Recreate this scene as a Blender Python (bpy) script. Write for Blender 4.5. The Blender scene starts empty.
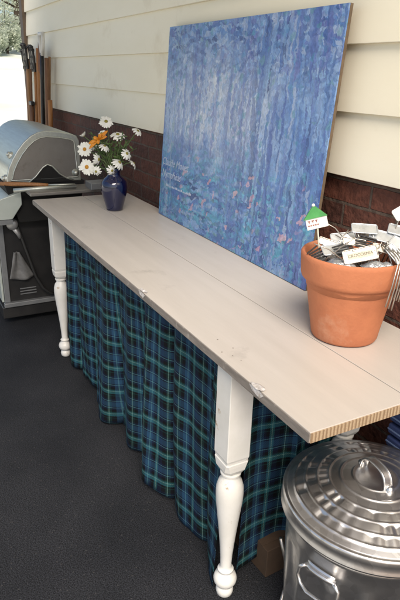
import bpy, math, random
from mathutils import Vector, Matrix
random.seed(7)
C = bpy.context.scene.collection
PI = math.pi

# ------------------------------------------------------------------ helpers
class MB:
    """collects shapes, then links them as one mesh object"""
    def __init__(s): s.v = []; s.f = []; s.uv = {}; s.smooth = []
    def add(s, vs, fs, smooth=False, uvs=None):
        b = len(s.v); s.v += [tuple(p) for p in vs]
        for i, f in enumerate(fs):
            if uvs: s.uv[len(s.f)] = uvs[i]
            s.f.append(tuple(b + k for k in f)); s.smooth.append(smooth)
        return s
    def box(s, c, d, M=None):
        c = Vector(c); o = []
        for x in (-.5, .5):
            for y in (-.5, .5):
                for z in (-.5, .5):
                    p = Vector((x*d[0], y*d[1], z*d[2]))
                    if M: p = M @ p
                    o.append(c + p)
        return s.add(o, [(0,1,3,2),(4,6,7,5),(0,4,5,1),(2,3,7,6),(0,2,6,4),(1,5,7,3)])
    def lathe(s, prof, c=(0,0,0), n=40, M=None, rfun=None, cap=False, mz=0):
        c = Vector(c); o = []; f = []
        for j, (r, z) in enumerate(prof):
            for i in range(n):
                a = 2*PI*i/n
                rr = r*(rfun(a, z, j) if rfun else 1)
                p = Vector((rr*math.cos(a), rr*math.sin(a), z))
                if M: p = M @ p
                o.append(c + p)
        for j in range(len(prof)-1):
            for i in range(n):
                k = (i+1) % n
                f.append((j*n+i, j*n+k, (j+1)*n+k, (j+1)*n+i))
        if cap:
            f.append(tuple(range(n-1, -1, -1))); m = (len(prof)-1)*n
            f.append(tuple(range(m, m+n)))
        return s.add(o, f, True)
    def tube(s, pts, r, n=8, cap=True, closed=False):
        pts = [Vector(p) for p in pts]; o = []; f = []; m = len(pts)
        rr = r if isinstance(r, (list, tuple)) else [r]*m
        nrm = None
        for i, p in enumerate(pts):
            if closed: t = pts[(i+1) % m] - pts[i-1]
            else: t = pts[min(i+1, m-1)] - pts[max(i-1, 0)]
            t.normalize()
            if nrm is None:
                nrm = t.orthogonal().normalized()
            else:
                nrm = (nrm - t*nrm.dot(t)).normalized()
            b = t.cross(nrm)
            for k in range(n):
                a = 2*PI*k/n
                o.append(p + (nrm*math.cos(a) + b*math.sin(a))*rr[i])
        for i in range(m if closed else m-1):
            for k in range(n):
                q = (k+1) % n; i2 = (i+1) % m
                f.append((i*n+k, i*n+q, i2*n+q, i2*n+k))
        if cap and not closed:
            f.append(tuple(range(n-1, -1, -1))); f.append(tuple(range((m-1)*n, m*n)))
        return s.add(o, f, True)
    def prism(s, poly, x0, x1, axis='x'):
        n = len(poly)
        def P(u, v, w):
            return {'x': (w, u, v), 'y': (u, w, v), 'z': (u, v, w)}[axis]
        o = [P(u, v, x0) for u, v in poly] + [P(u, v, x1) for u, v in poly]
        f = [tuple(range(n)), tuple(range(2*n-1, n-1, -1))]
        for i in range(n):
            k = (i+1) % n
            f.append((i, i+n, k+n, k))
        return s.add(o, f)
    def grid(s, fn, nu, nv, smooth=True, wrap=False):
        o = []; f = []; uv = []
        for j in range(nv+1):
            for i in range(nu+1):
                o.append(fn(i/nu, j/nv)[0])
        U = [[fn(i/nu, j/nv)[1] for i in range(nu+1)] for j in range(nv+1)]
        for j in range(nv):
            for i in range(nu):
                a = j*(nu+1)+i
                f.append((a, a+1, a+nu+2, a+nu+1))
                uv.append((U[j][i], U[j][i+1], U[j+1][i+1], U[j+1][i]))
        return s.add(o, f, smooth, uv)
    def build(s, name, mat, parent=None, bevel=0, seg=2, fix=True, auto=None, loc=None):
        me = bpy.data.meshes.new(name)
        L = Vector(loc) if loc is not None else Vector((0, 0, 0))
        me.from_pydata([Vector(p)-L for p in s.v], [], s.f); me.update()
        if fix:
            import bmesh
            bm = bmesh.new(); bm.from_mesh(me); bmesh.ops.recalc_face_normals(bm, faces=bm.faces); bm.to_mesh(me); bm.free()
        me.polygons.foreach_set('use_smooth', s.smooth)
        if s.uv and not fix:
            l = me.uv_layers.new(name='UVMap')
            for fi, u in s.uv.items():
                for k, li in enumerate(me.polygons[fi].loop_indices): l.data[li].uv = u[k]
        o = bpy.data.objects.new(name, me); C.objects.link(o)
        if mat: me.materials.append(mat)
        o.location = L
        if parent is not None:
            o.parent = parent
            o.location = L - wloc(parent)
        if bevel:
            m = o.modifiers.new('bevel', 'BEVEL'); m.width = bevel; m.segments = seg; m.limit_method = 'ANGLE'; m.angle_limit = math.radians(35)
            for p in me.polygons: p.use_smooth = True
            m.harden_normals = True
        if auto:
            m = o.modifiers.new('edges', 'EDGE_SPLIT'); m.split_angle = math.radians(auto)
        return o
def wloc(o):
    L = Vector((0, 0, 0))
    while o is not None: L += o.location; o = o.parent
    return L
def thing(name, label, cat, loc, group=None):
    o = bpy.data.objects.new(name, None); C.objects.link(o); o.location = loc
    o.empty_display_size = .05
    return tag(o, label, cat, group)
def tag(o, label, cat, group=None):
    o['label'] = label; o['category'] = cat
    if group: o['group'] = group
    return o
def struct(o): o['kind'] = 'structure'; return o
def rotz(a): return Matrix.Rotation(a, 3, 'Z')
def frame(zdir, xhint=(1, 0, 0)):
    z = Vector(zdir).normalized(); x = Vector(xhint); x = (x - z*x.dot(z)).normalized()
    y = z.cross(x); return Matrix((x, y, z)).transposed()

# ------------------------------------------------------------------ materials
def new_mat(name):
    m = bpy.data.materials.new(name); m.use_nodes = True
    nt = m.node_tree; b = nt.nodes['Principled BSDF']
    return m, nt, b
def N(nt, t, **kw):
    n = nt.nodes.new(t)
    for k, v in kw.items():
        if k in n.inputs: n.inputs[k].default_value = v
        else: setattr(n, k, v)
    return n
def rgba(c): return (c[0], c[1], c[2], 1)
def pbr(name, c1, c2=None, rough=.6, metal=0, scale=8, bump=0, bscale=60, spec=.5, coords='Object', dirt=None, rvar=0, stretch=None, bdist=.002, detail=6):
    m, nt, b = new_mat(name); L = nt.links
    b.inputs['Roughness'].default_value = rough; b.inputs['Metallic'].default_value = metal
    b.inputs['Specular IOR Level'].default_value = spec
    tc = N(nt, 'ShaderNodeTexCoord'); vec = tc.outputs[coords]
    if stretch:
        mp = N(nt, 'ShaderNodeMapping'); mp.inputs['Scale'].default_value = stretch
        L.new(vec, mp.inputs['Vector']); vec = mp.outputs[0]
    b.inputs['Base Color'].default_value = rgba(c1)
    if c2:
        n = N(nt, 'ShaderNodeTexNoise', Scale=scale, Detail=detail, Roughness=.6); L.new(vec, n.inputs['Vector'])
        r = N(nt, 'ShaderNodeMapRange'); r.inputs[1].default_value = .35; r.inputs[2].default_value = .65
        L.new(n.outputs['Fac'], r.inputs[0])
        mx = N(nt, 'ShaderNodeMix', data_type='RGBA'); L.new(r.outputs[0], mx.inputs[0])
        mx.inputs[6].default_value = rgba(c1); mx.inputs[7].default_value = rgba(c2)
        out = mx.outputs[2]
        if dirt:
            dc, dscale, lo, hi = dirt
            n2 = N(nt, 'ShaderNodeTexNoise', Scale=dscale, Detail=8, Roughness=.65); L.new(tc.outputs[coords], n2.inputs['Vector'])
            r2 = N(nt, 'ShaderNodeMapRange'); r2.inputs[1].default_value = lo; r2.inputs[2].default_value = hi
            L.new(n2.outputs['Fac'], r2.inputs[0])
            mx2 = N(nt, 'ShaderNodeMix', data_type='RGBA'); L.new(r2.outputs[0], mx2.inputs[0])
            L.new(out, mx2.inputs[6]); mx2.inputs[7].default_value = rgba(dc); out = mx2.outputs[2]
        L.new(out, b.inputs['Base Color'])
        if rvar:
            r3 = N(nt, 'ShaderNodeMapRange'); r3.inputs[3].default_value = rough-rvar; r3.inputs[4].default_value = rough+rvar
            L.new(n.outputs['Fac'], r3.inputs[0]); L.new(r3.outputs[0], b.inputs['Roughness'])
    if bump:
        nb = N(nt, 'ShaderNodeTexNoise', Scale=bscale, Detail=5); L.new(vec, nb.inputs['Vector'])
        bp = N(nt, 'ShaderNodeBump', Strength=bump, Distance=bdist); L.new(nb.outputs['Fac'], bp.inputs['Height'])
        L.new(bp.outputs[0], b.inputs['Normal'])
    return m

M = {}
M['white_paint'] = pbr('white_paint', (.74,.73,.70), (.68,.67,.63), .38, scale=14, bump=.15, bscale=90, dirt=((.42,.32,.22), 19, .635, .68))
M['siding'] = pbr('siding_paint', (.88,.835,.70), (.84,.785,.63), .55, scale=1.6, bump=.12, bscale=40, dirt=((.60,.51,.36), 2.1, .58, .84), stretch=(.6,1,2))
M['garage'] = pbr('garage_paint', (.80,.70,.56), (.74,.64,.50), .7, scale=2)
M['trim_brown'] = pbr('brown_trim', (.11,.075,.05), (.07,.05,.035), .6, scale=9, bump=.2)
M['ceiling'] = pbr('ceiling_paint', (.62,.58,.50), (.55,.51,.44), .7, scale=2)
M['roof'] = pbr('roof_shingle', (.12,.11,.11), (.07,.07,.07), .9, scale=30, bump=.4)
M['table_top'] = pbr('table_paint', (.54,.50,.455), (.495,.458,.415), .38, scale=6, bump=.10, bscale=50, stretch=(.35,3,3), dirt=((.30,.275,.245), 6.5, .62, .84), rvar=.12)
M['edge_paint'] = pbr('table_edge_paint', (.24,.215,.195), (.16,.14,.125), .5, scale=40, bump=.2, stretch=(.4,1,3), dirt=((.42,.39,.35), 30, .60, .72))
M['chip'] = pbr('chipped_laminate', (.66,.65,.66), (.30,.26,.22), .5, scale=80, bump=.7, bscale=90)
M['hole'] = pbr('nail_hole', (.20,.17,.15), rough=.9)
M['cobalt'] = None
M['terracotta'] = pbr('terracotta', (.52,.190,.088), (.42,.145,.068), .8, scale=9, bump=.5, bscale=110, dirt=((.60,.34,.22), 7, .56, .80), bdist=.0018)
M['soil'] = pbr('dark_soil', (.035,.028,.022), (.08,.07,.06), .95, scale=60, bump=.8, bscale=90)
M['zinc'] = pbr('zinc_plate', (.72,.75,.78), (.55,.58,.61), .34, .7, scale=38, bump=.12, dirt=((.32,.31,.29), 30, .60, .72))
M['wire'] = pbr('galvanised_wire', (.55,.52,.48), (.42,.38,.33), .35, .9, scale=40)
M['card'] = pbr('white_card', (.78,.77,.74), (.70,.69,.66), .55, scale=30)
M['paper_cream'] = pbr('cream_paper', (.66,.62,.48), (.58,.54,.42), .6, scale=40)
M['ink'] = pbr('black_ink', (.12,.11,.09), rough=.6)
M['ink_red'] = pbr('brown_red_ink', (.30,.12,.10), rough=.6)
M['green_paint'] = pbr('green_roof_paint', (.05,.26,.07), (.08,.34,.10), .5, scale=50)
M['poly'] = pbr('crumpled_clear_bag', (.72,.74,.76), (.30,.33,.36), .14, .55, scale=60, bump=.9, bscale=80, bdist=.006)
M['black_plastic'] = pbr('black_plastic', (.018,.018,.02), (.03,.03,.032), .4, scale=30)
M['steel'] = pbr('brushed_steel', (.62,.65,.60), (.54,.56,.52), .36, .75, scale=6, bump=.08, bscale=200, stretch=(1,14,14), rvar=.05)
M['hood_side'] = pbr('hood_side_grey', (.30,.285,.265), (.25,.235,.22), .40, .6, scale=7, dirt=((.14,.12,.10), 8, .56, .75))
M['panel_steel'] = pbr('light_panel_steel', (.68,.74,.69), (.60,.66,.61), .36, .35, scale=8)
M['cabinet'] = pbr('black_cabinet_steel', (.022,.022,.023), (.035,.034,.034), .42, .2, scale=10)
M['grill_grey'] = pbr('grey_sill', (.32,.33,.34), (.24,.25,.26), .45, .5, scale=9)
M['dark_inside'] = pbr('black_inside', (.008,.008,.008), rough=.8)
M['hose'] = pbr('black_hose', (.03,.03,.03), rough=.45)
M['regulator'] = pbr('grey_regulator', (.42,.42,.42), (.35,.35,.35), .4, .5, scale=20)
M['cloth'] = pbr('grey_rag', (.20,.20,.20), (.13,.13,.13), .9, scale=20, bump=.4, bscale=80)
M['handle_wood'] = pbr('warm_handle_wood', (.40,.19,.07), (.28,.12,.045), .5, scale=12, stretch=(1,12,12), bump=.1)
M['pole_tan'] = pbr('tan_pole_wood', (.40,.22,.10), (.28,.15,.07), .6, scale=10, stretch=(12,12,1))
M['pole_brown'] = pbr('brown_pole_wood', (.24,.115,.055), (.16,.075,.038), .6, scale=10, stretch=(12,12,1))
M['pole_orange'] = pbr('orange_pole_wood', (.46,.20,.06), (.34,.14,.045), .55, scale=10, stretch=(12,12,1))
M['pole_white'] = pbr('cream_pole', (.60,.57,.46), (.52,.48,.38), .5, scale=10)
M['rust'] = pbr('rusty_steel', (.20,.075,.03), (.11,.045,.025), .8, .2, scale=30, bump=.4)
M['carton'] = pbr('brown_cardboard', (.07,.042,.025), (.05,.031,.019), .85, scale=14)
M['navy'] = pbr('navy_plastic', (.022,.035,.10), (.03,.045,.12), .45, scale=20)
M['navy_light'] = pbr('pale_blue_piping', (.12,.17,.30), (.10,.14,.26), .5, scale=20)
M['petal'] = pbr('white_petal', (.80,.80,.76), (.72,.73,.66), .6, scale=60)
M['flower_eye'] = pbr('yellow_flower_center', (.55,.27,.03), (.38,.17,.02), .8, scale=200, bump=.6, bscale=300)
M['eye_green'] = pbr('green_flower_center', (.30,.25,.04), (.18,.17,.04), .8, scale=200, bump=.6, bscale=300)
M['lily'] = pbr('orange_petal', (.66,.27,.014), (.55,.19,.012), .5, scale=40)
M['stem'] = pbr('green_stem', (.07,.11,.035), (.10,.14,.05), .6, scale=40)
M['leaf'] = pbr('garden_leaf', (.055,.10,.03), (.09,.15,.04), .6, scale=30)
M['galv'] = None
M['concrete'] = pbr('pale_concrete', (.62,.60,.55), (.54,.52,.47), .85, scale=3, bump=.2)
M['lawn'] = pbr('lawn', (.16,.22,.08), (.22,.27,.11), .9, scale=2, bump=.5, bscale=30)
M['glare_pale'] = pbr('glare_ground', (.86,.86,.81), (.66,.70,.58), .9, scale=.5, bump=.3, bscale=40)  # pale tone stands in for glare on the garden ground
M['bounce_tan'] = pbr('bounce_slab', (.62,.36,.20), (.52,.29,.16), .85, scale=5)
M['bark'] = pbr('bark', (.10,.075,.055), (.06,.045,.035), .9, scale=20, bump=.7, bscale=25, bdist=.02)
M['board_core'] = pbr('board_edge_brown', (.15,.105,.065), (.10,.07,.045), .8, scale=40)

def asphalt():
    m, nt, b = new_mat('dark_outdoor_carpet'); L = nt.links
    tc = N(nt, 'ShaderNodeTexCoord')
    n1 = N(nt, 'ShaderNodeTexNoise', Scale=3, Detail=7); n2 = N(nt, 'ShaderNodeTexNoise', Scale=260, Detail=3); v = N(nt, 'ShaderNodeTexVoronoi', Scale=150)
    for n in (n1, n2, v): L.new(tc.outputs['Object'], n.inputs['Vector'])
    r1 = N(nt, 'ShaderNodeMapRange'); r1.inputs[1].default_value=.3; r1.inputs[2].default_value=.7
    L.new(n1.outputs['Fac'], r1.inputs[0])
    mx = N(nt, 'ShaderNodeMix', data_type='RGBA'); L.new(r1.outputs[0], mx.inputs[0])
    mx.inputs[6].default_value = (.0105,.0118,.0148,1); mx.inputs[7].default_value = (.022,.0233,.0275,1)
    r2 = N(nt, 'ShaderNodeMapRange'); r2.inputs[1].default_value=.35; r2.inputs[2].default_value=.75; r2.inputs[3].default_value=.35; r2.inputs[4].default_value=2.3
    L.new(n2.outputs['Fac'], r2.inputs[0])
    mu = N(nt, 'ShaderNodeMix', data_type='RGBA', blend_type='MULTIPLY'); mu.inputs[0].default_value = 1
    L.new(mx.outputs[2], mu.inputs[6]); L.new(r2.outputs[0], mu.inputs[7])
    # sparse pale specks of grit
    v2 = N(nt, 'ShaderNodeTexVoronoi', Scale=48); L.new(tc.outputs['Object'], v2.inputs['Vector'])
    lt = N(nt, 'ShaderNodeMath', operation='LESS_THAN'); lt.inputs[1].default_value = .11; L.new(v2.outputs['Distance'], lt.inputs[0])
    mm = N(nt, 'ShaderNodeMath', operation='MULTIPLY'); mm.inputs[1].default_value = .22; L.new(lt.outputs[0], mm.inputs[0])
    mg = N(nt, 'ShaderNodeMix', data_type='RGBA'); L.new(mm.outputs[0], mg.inputs[0]); L.new(mu.outputs[2], mg.inputs[6]); mg.inputs[7].default_value=(.14,.13,.12,1)
    L.new(mg.outputs[2], b.inputs['Base Color']); b.inputs['Roughness'].default_value = .8
    b.inputs['Specular IOR Level'].default_value = .25
    bp = N(nt, 'ShaderNodeBump', Strength=.6, Distance=.003); L.new(n2.outputs['Fac'], bp.inputs['Height']); L.new(bp.outputs[0], b.inputs['Normal'])
    return m
M['carpet'] = asphalt()

def brick_mat():
    m, nt, b = new_mat('brick'); L = nt.links
    tc = N(nt, 'ShaderNodeTexCoord'); sp = N(nt, 'ShaderNodeSeparateXYZ'); cb = N(nt, 'ShaderNodeCombineXYZ')
    L.new(tc.outputs['Object'], sp.inputs[0])
    wob = N(nt, 'ShaderNodeTexNoise', Scale=9, Detail=3); L.new(tc.outputs['Object'], wob.inputs['Vector'])
    wm = N(nt, 'ShaderNodeMath', operation='MULTIPLY_ADD'); wm.inputs[1].default_value=.012; L.new(wob.outputs['Fac'], wm.inputs[0]); L.new(sp.outputs['Z'], wm.inputs[2])
    ad = N(nt, 'ShaderNodeMath', operation='ADD'); L.new(sp.outputs['X'], ad.inputs[0]); L.new(sp.outputs['Y'], ad.inputs[1])
    L.new(ad.outputs[0], cb.inputs[0]); L.new(wm.outputs[0], cb.inputs[1])
    br = N(nt, 'ShaderNodeTexBrick'); L.new(cb.outputs[0], br.inputs['Vector'])
    br.inputs['Scale'].default_value = 1; br.inputs['Brick Width'].default_value = .205; br.inputs['Row Height'].default_value = .068
    br.inputs['Mortar Size'].default_value = .005; br.inputs['Mortar Smooth'].default_value = .3; br.inputs['Bias'].default_value = -.1
    br.inputs['Color1'].default_value = (.125,.042,.026,1); br.inputs['Color2'].default_value = (.062,.024,.017,1); br.inputs['Mortar'].default_value = (.10,.072,.055,1)
    n = N(nt, 'ShaderNodeTexNoise', Scale=28, Detail=8, Roughness=.7); L.new(tc.outputs['Object'], n.inputs['Vector'])
    r = N(nt, 'ShaderNodeMapRange'); r.inputs[1].default_value=.3; r.inputs[2].default_value=.7; r.inputs[3].default_value=.55; r.inputs[4].default_value=1.5
    L.new(n.outputs['Fac'], r.inputs[0])
    mu = N(nt, 'ShaderNodeMix', data_type='RGBA', blend_type='MULTIPLY'); mu.inputs[0].default_value = 1
    L.new(br.outputs['Color'], mu.inputs[6]); L.new(r.outputs[0], mu.inputs[7]); L.new(mu.outputs[2], b.inputs['Base Color'])
    b.inputs['Roughness'].default_value = .75
    h = N(nt, 'ShaderNodeMath', operation='MULTIPLY_ADD'); L.new(br.outputs['Fac'], h.inputs[0]); h.inputs[1].default_value = -1.4
    n3 = N(nt, 'ShaderNodeTexNoise', Scale=55, Detail=6); L.new(tc.outputs['Object'], n3.inputs['Vector']); L.new(n3.outputs['Fac'], h.inputs[2])
    bp = N(nt, 'ShaderNodeBump', Strength=.9, Distance=.008); L.new(h.outputs[0], bp.inputs['Height']); L.new(bp.outputs[0], b.inputs['Normal'])
    return m
M['brick'] = brick_mat()

def plaid():
    m, nt, b = new_mat('blue_green_plaid'); L = nt.links
    tc = N(nt, 'ShaderNodeTexCoord'); sp = N(nt, 'ShaderNodeSeparateXYZ'); L.new(tc.outputs['UV'], sp.inputs[0])
    K=(.003,.004,.007); NV=(.006,.013,.038); BL=(.017,.058,.118); TL=(.024,.115,.135); GR=(.008,.034,.032); LT=(.17,.31,.28)
    BR=(.075,.20,.25)
    seq = [(0,BL),(.13,NV),(.17,BR),(.19,NV),(.26,K),(.40,GR),(.43,K),(.50,TL),(.60,LT),(.617,TL),(.66,GR),(.70,K),(.80,NV),(.87,BR),(.89,NV),(.93,BL)]
    seq2 = [(0,NV),(.10,K),(.22,GR),(.27,LT),(.29,GR),(.36,K),(.48,BL),(.58,BR),(.61,BL),(.68,NV),(.74,K),(.83,TL),(.88,LT),(.90,TL),(.95,NV)]
    outs = []
    for i, (sz, sq) in enumerate(((.118, seq2), (.108, seq))):
        d = N(nt, 'ShaderNodeMath', operation='DIVIDE'); d.inputs[1].default_value = sz; L.new(sp.outputs[i], d.inputs[0])
        fr = N(nt, 'ShaderNodeMath', operation='FRACT'); L.new(d.outputs[0], fr.inputs[0])
        cr = N(nt, 'ShaderNodeValToRGB'); cr.color_ramp.interpolation = 'CONSTANT'
        e = cr.color_ramp.elements; e[0].position = 0; e[0].color = rgba(sq[0][1]); e[1].position = sq[1][0]; e[1].color = rgba(sq[1][1])
        for p, c in sq[2:]:
            q = e.new(p); q.color = rgba(c)
        L.new(fr.outputs[0], cr.inputs[0]); outs.append(cr.outputs[0])
    # twill weave picks warp or weft
    a = N(nt, 'ShaderNodeMath', operation='ADD'); L.new(sp.outputs[0], a.inputs[0]); L.new(sp.outputs[1], a.inputs[1])
    s = N(nt, 'ShaderNodeMath', operation='MULTIPLY'); s.inputs[1].default_value = 1100; L.new(a.outputs[0], s.inputs[0])
    sn = N(nt, 'ShaderNodeMath', operation='SINE'); L.new(s.outputs[0], sn.inputs[0])
    r = N(nt, 'ShaderNodeMapRange'); r.inputs[1].default_value=-1; r.inputs[2].default_value=1; r.inputs[3].default_value=.36; r.inputs[4].default_value=.74
    L.new(sn.outputs[0], r.inputs[0])
    mx = N(nt, 'ShaderNodeMix', data_type='RGBA'); L.new(r.outputs[0], mx.inputs[0]); L.new(outs[0], mx.inputs[6]); L.new(outs[1], mx.inputs[7])
    g = N(nt, 'ShaderNodeMix', data_type='RGBA', blend_type='MULTIPLY'); g.inputs[0].default_value=1; L.new(mx.outputs[2], g.inputs[6]); g.inputs[7].default_value=(.88,.88,.88,1)
    L.new(g.outputs[2], b.inputs['Base Color']); b.inputs['Roughness'].default_value = .85; b.inputs['Specular IOR Level'].default_value=.2
    n = N(nt, 'ShaderNodeTexNoise', Scale=35, Detail=4); L.new(tc.outputs['Object'], n.inputs['Vector'])
    bp = N(nt, 'ShaderNodeBump', Strength=.35, Distance=.006); L.new(n.outputs['Fac'], bp.inputs['Height']); L.new(bp.outputs[0], b.inputs['Normal'])
    return m
M['plaid'] = plaid()

def chipboard():
    m, nt, b = new_mat('raw_chipboard_edge'); L = nt.links
    tc = N(nt, 'ShaderNodeTexCoord'); mp = N(nt, 'ShaderNodeMapping'); mp.inputs['Scale'].default_value = (1, 1, .12); L.new(tc.outputs['Object'], mp.inputs[0])
    w = N(nt, 'ShaderNodeTexWave', wave_type='BANDS', bands_direction='Y', Scale=36, Distortion=3.2, Detail=4); L.new(mp.outputs[0], w.inputs['Vector'])
    n = N(nt, 'ShaderNodeTexNoise', Scale=240, Detail=3); L.new(tc.outputs['Object'], n.inputs['Vector'])
    a = N(nt, 'ShaderNodeMath', operation='MULTIPLY'); L.new(w.outputs['Fac'], a.inputs[0]); L.new(n.outputs['Fac'], a.inputs[1])
    cr = N(nt, 'ShaderNodeValToRGB'); e = cr.color_ramp.elements
    e[0].position=.02; e[0].color=(.25,.165,.095,1); e[1].position=.42; e[1].color=(.46,.345,.225,1)
    L.new(a.outputs[0], cr.inputs[0]); L.new(cr.outputs[0], b.inputs['Base Color']); b.inputs['Roughness'].default_value=.8
    bp = N(nt, 'ShaderNodeBump', Strength=.5, Distance=.002); L.new(a.outputs[0], bp.inputs['Height']); L.new(bp.outputs[0], b.inputs['Normal'])
    return m
M['chipboard'] = chipboard()

def cobalt():
    m, nt, b = new_mat('cobalt_glass')
    tc = N(nt, 'ShaderNodeTexCoord'); n = N(nt, 'ShaderNodeTexNoise', Scale=12)
    nt.links.new(tc.outputs['Object'], n.inputs[0])
    cr = N(nt, 'ShaderNodeValToRGB'); cr.color_ramp.elements[0].color=(.002,.003,.022,1); cr.color_ramp.elements[1].color=(.005,.009,.06,1)
    nt.links.new(n.outputs['Fac'], cr.inputs[0]); nt.links.new(cr.outputs[0], b.inputs['Base Color'])
    b.inputs['Roughness'].default_value=.06; b.inputs['Specular IOR Level'].default_value=.7; b.inputs['Coat Weight'].default_value=.5
    return m
M['cobalt'] = cobalt()

def galv():
    m, nt, b = new_mat('galvanised_steel'); L = nt.links
    tc = N(nt, 'ShaderNodeTexCoord')
    v = N(nt, 'ShaderNodeTexVoronoi', Scale=42); L.new(tc.outputs['Object'], v.inputs['Vector'])
    n = N(nt, 'ShaderNodeTexNoise', Scale=9, Detail=5); L.new(tc.outputs['Object'], n.inputs['Vector'])
    sp = N(nt, 'ShaderNodeSeparateColor'); L.new(v.outputs['Color'], sp.inputs[0])
    r = N(nt, 'ShaderNodeMapRange'); r.inputs[3].default_value=.24; r.inputs[4].default_value=.46; L.new(n.outputs['Fac'], r.inputs[0]); L.new(r.outputs[0], b.inputs['Roughness'])
    cr = N(nt, 'ShaderNodeValToRGB'); cr.color_ramp.elements[0].color=(.62,.61,.60,1); cr.color_ramp.elements[1].color=(.80,.79,.78,1)
    L.new(sp.outputs[0], cr.inputs[0]); L.new(cr.outputs[0], b.inputs['Base Color']); b.inputs['Metallic'].default_value=1
    bp = N(nt, 'ShaderNodeBump', Strength=.12, Distance=.002); L.new(n.outputs['Fac'], bp.inputs['Height']); L.new(bp.outputs[0], b.inputs['Normal'])
    return m
M['galv'] = galv()

def abstract_print():
    """plain abstract of dabbed blues, a generic stand-in"""
    m, nt, b = new_mat('abstract_blue_print'); L = nt.links
    tc = N(nt, 'ShaderNodeTexCoord'); O = tc.outputs['Object']
    sp = N(nt, 'ShaderNodeSeparateXYZ'); L.new(O, sp.inputs[0])
    nw = N(nt, 'ShaderNodeTexNoise', Scale=14, Detail=3); L.new(O, nw.inputs['Vector'])
    va = N(nt, 'ShaderNodeVectorMath', operation='MULTIPLY_ADD'); va.inputs[1].default_value=(.04,.04,.04); L.new(nw.outputs['Color'], va.inputs[0]); L.new(O, va.inputs[2])
    nw2 = N(nt, 'ShaderNodeTexNoise', Scale=60, Detail=4); L.new(O, nw2.inputs['Vector'])
    vb = N(nt, 'ShaderNodeVectorMath', operation='MULTIPLY_ADD'); vb.inputs[1].default_value=(.026,.026,.026); L.new(nw2.outputs['Color'], vb.inputs[0]); L.new(va.outputs[0], vb.inputs[2])
    def rot(ang, stretch):
        r = N(nt, 'ShaderNodeMapping'); r.inputs['Rotation'].default_value=(0, ang, 0); L.new(vb.outputs[0], r.inputs[0])
        mp = N(nt, 'ShaderNodeMapping'); mp.inputs['Scale'].default_value = stretch; L.new(r.outputs[0], mp.inputs[0]); return mp.outputs[0]
    def dabs(sc, stretch, ang=0):
        v = N(nt, 'ShaderNodeTexVoronoi', Scale=sc, feature='F1'); L.new(rot(ang, stretch), v.inputs['Vector'])
        s_ = N(nt, 'ShaderNodeSeparateColor'); L.new(v.outputs['Color'], s_.inputs[0]); return s_.outputs[0], s_.outputs[1], v.outputs['Distance']
    def ramp(x, cols):
        cr = N(nt, 'ShaderNodeValToRGB'); e = cr.color_ramp.elements
        e[0].position=0; e[0].color=rgba(cols[0]); e[1].position=1; e[1].color=rgba(cols[-1])
        for i, c in enumerate(cols[1:-1]):
            q = e.new((i+1)/(len(cols)-1)); q.color=rgba(c)
        L.new(x, cr.inputs[0]); return cr.outputs[0]
    def rng(x, a, b_, c=0, d=1):
        r = N(nt, 'ShaderNodeMapRange'); L.new(x, r.inputs[0])
        for i, q in zip((1,2,3,4), (a,b_,c,d)): r.inputs[i].default_value = q
        return r.outputs[0]
    def mix(fac, a, c):
        x = N(nt, 'ShaderNodeMix', data_type='RGBA')
        if isinstance(fac, float): x.inputs[0].default_value = fac
        else: L.new(fac, x.inputs[0])
        for k, q in ((6, a), (7, c)):
            if isinstance(q, tuple): x.inputs[k].default_value = rgba(q)
            else: L.new(q, x.inputs[k])
        return x.outputs[2]
    def mul(a, c):
        x = N(nt, 'ShaderNodeMath', operation='MULTIPLY'); L.new(a, x.inputs[0])
        if isinstance(c, float): x.inputs[1].default_value = c
        else: L.new(c, x.inputs[1])
        return x.outputs[0]
    def cov(sc, lo, hi):
        n = N(nt, 'ShaderNodeTexNoise', Scale=sc, Detail=4, Roughness=.6); L.new(O, n.inputs['Vector']); return rng(n.outputs['Fac'], lo, hi)
    Z = sp.outputs['Z']; X = sp.outputs['X']
    dk=(.025,.045,.17); bl=(.05,.11,.34); md=(.10,.21,.47); sky_=(.22,.36,.60); lav=(.33,.41,.58); pal=(.53,.58,.66); teal=(.05,.25,.36); aqua=(.12,.40,.56); vio=(.11,.13,.37); grn=(.13,.27,.30)
    # background wash in broad patches
    n0 = N(nt, 'ShaderNodeTexNoise', Scale=6, Detail=6, Roughness=.65); L.new(vb.outputs[0], n0.inputs['Vector'])
    col = ramp(rng(n0.outputs['Fac'], .3, .7), [bl, md, sky_, md])
    midz = mul(rng(Z, .22, .42), rng(Z, .72, .54)); side = mul(rng(X, .92, .6), rng(X, -.08, .26)); pale = mul(midz, side)
    col = mix(mul(pale, .85), col, ramp(rng(n0.outputs['Fac'], .32, .68), [md, lav, pal, lav]))
    def layer(col, sc, stretch, ang, cols, region, keep, alpha):
        r, g, d = dabs(sc, stretch, ang)
        a = mul(rng(g, keep, keep+.02), alpha)
        if region is not None: a = mul(a, region)
        return mix(a, col, ramp(r, cols))
    top = rng(Z, .50, .66); low = rng(Z, .36, .20); right = rng(X, .48, .78); leftr = rng(X, .25, .05)
    col = layer(col, 34, (.5,1,1.9), .25, [bl, dk, vio, md, sky_, lav], top, .35, .8)
    col = layer(col, 52, (.5,1,2.0), -.3, [dk, md, lav, bl, sky_, vio], top, .5, .75)
    col = layer(col, 40, (1.4,1,.5), .15, [lav, pal, sky_, lav, md, pal], pale, .4, .65)
    col = layer(col, 60, (1.5,1,.45), -.2, [sky_, lav, pal, vio, lav], pale, .6, .6)
    col = layer(col, 30, (.42,1,1.9), .08, [teal, aqua, bl, md, dk, aqua], low, .3, .8)
    col = layer(col, 48, (.45,1,1.8), -.12, [dk, aqua, md, sky_, grn, bl], low, .5, .8)
    col = layer(col, 70, (.5,1,1.6), .4, [sky_, lav, teal, aqua, dk], low, .72, .7)
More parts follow.
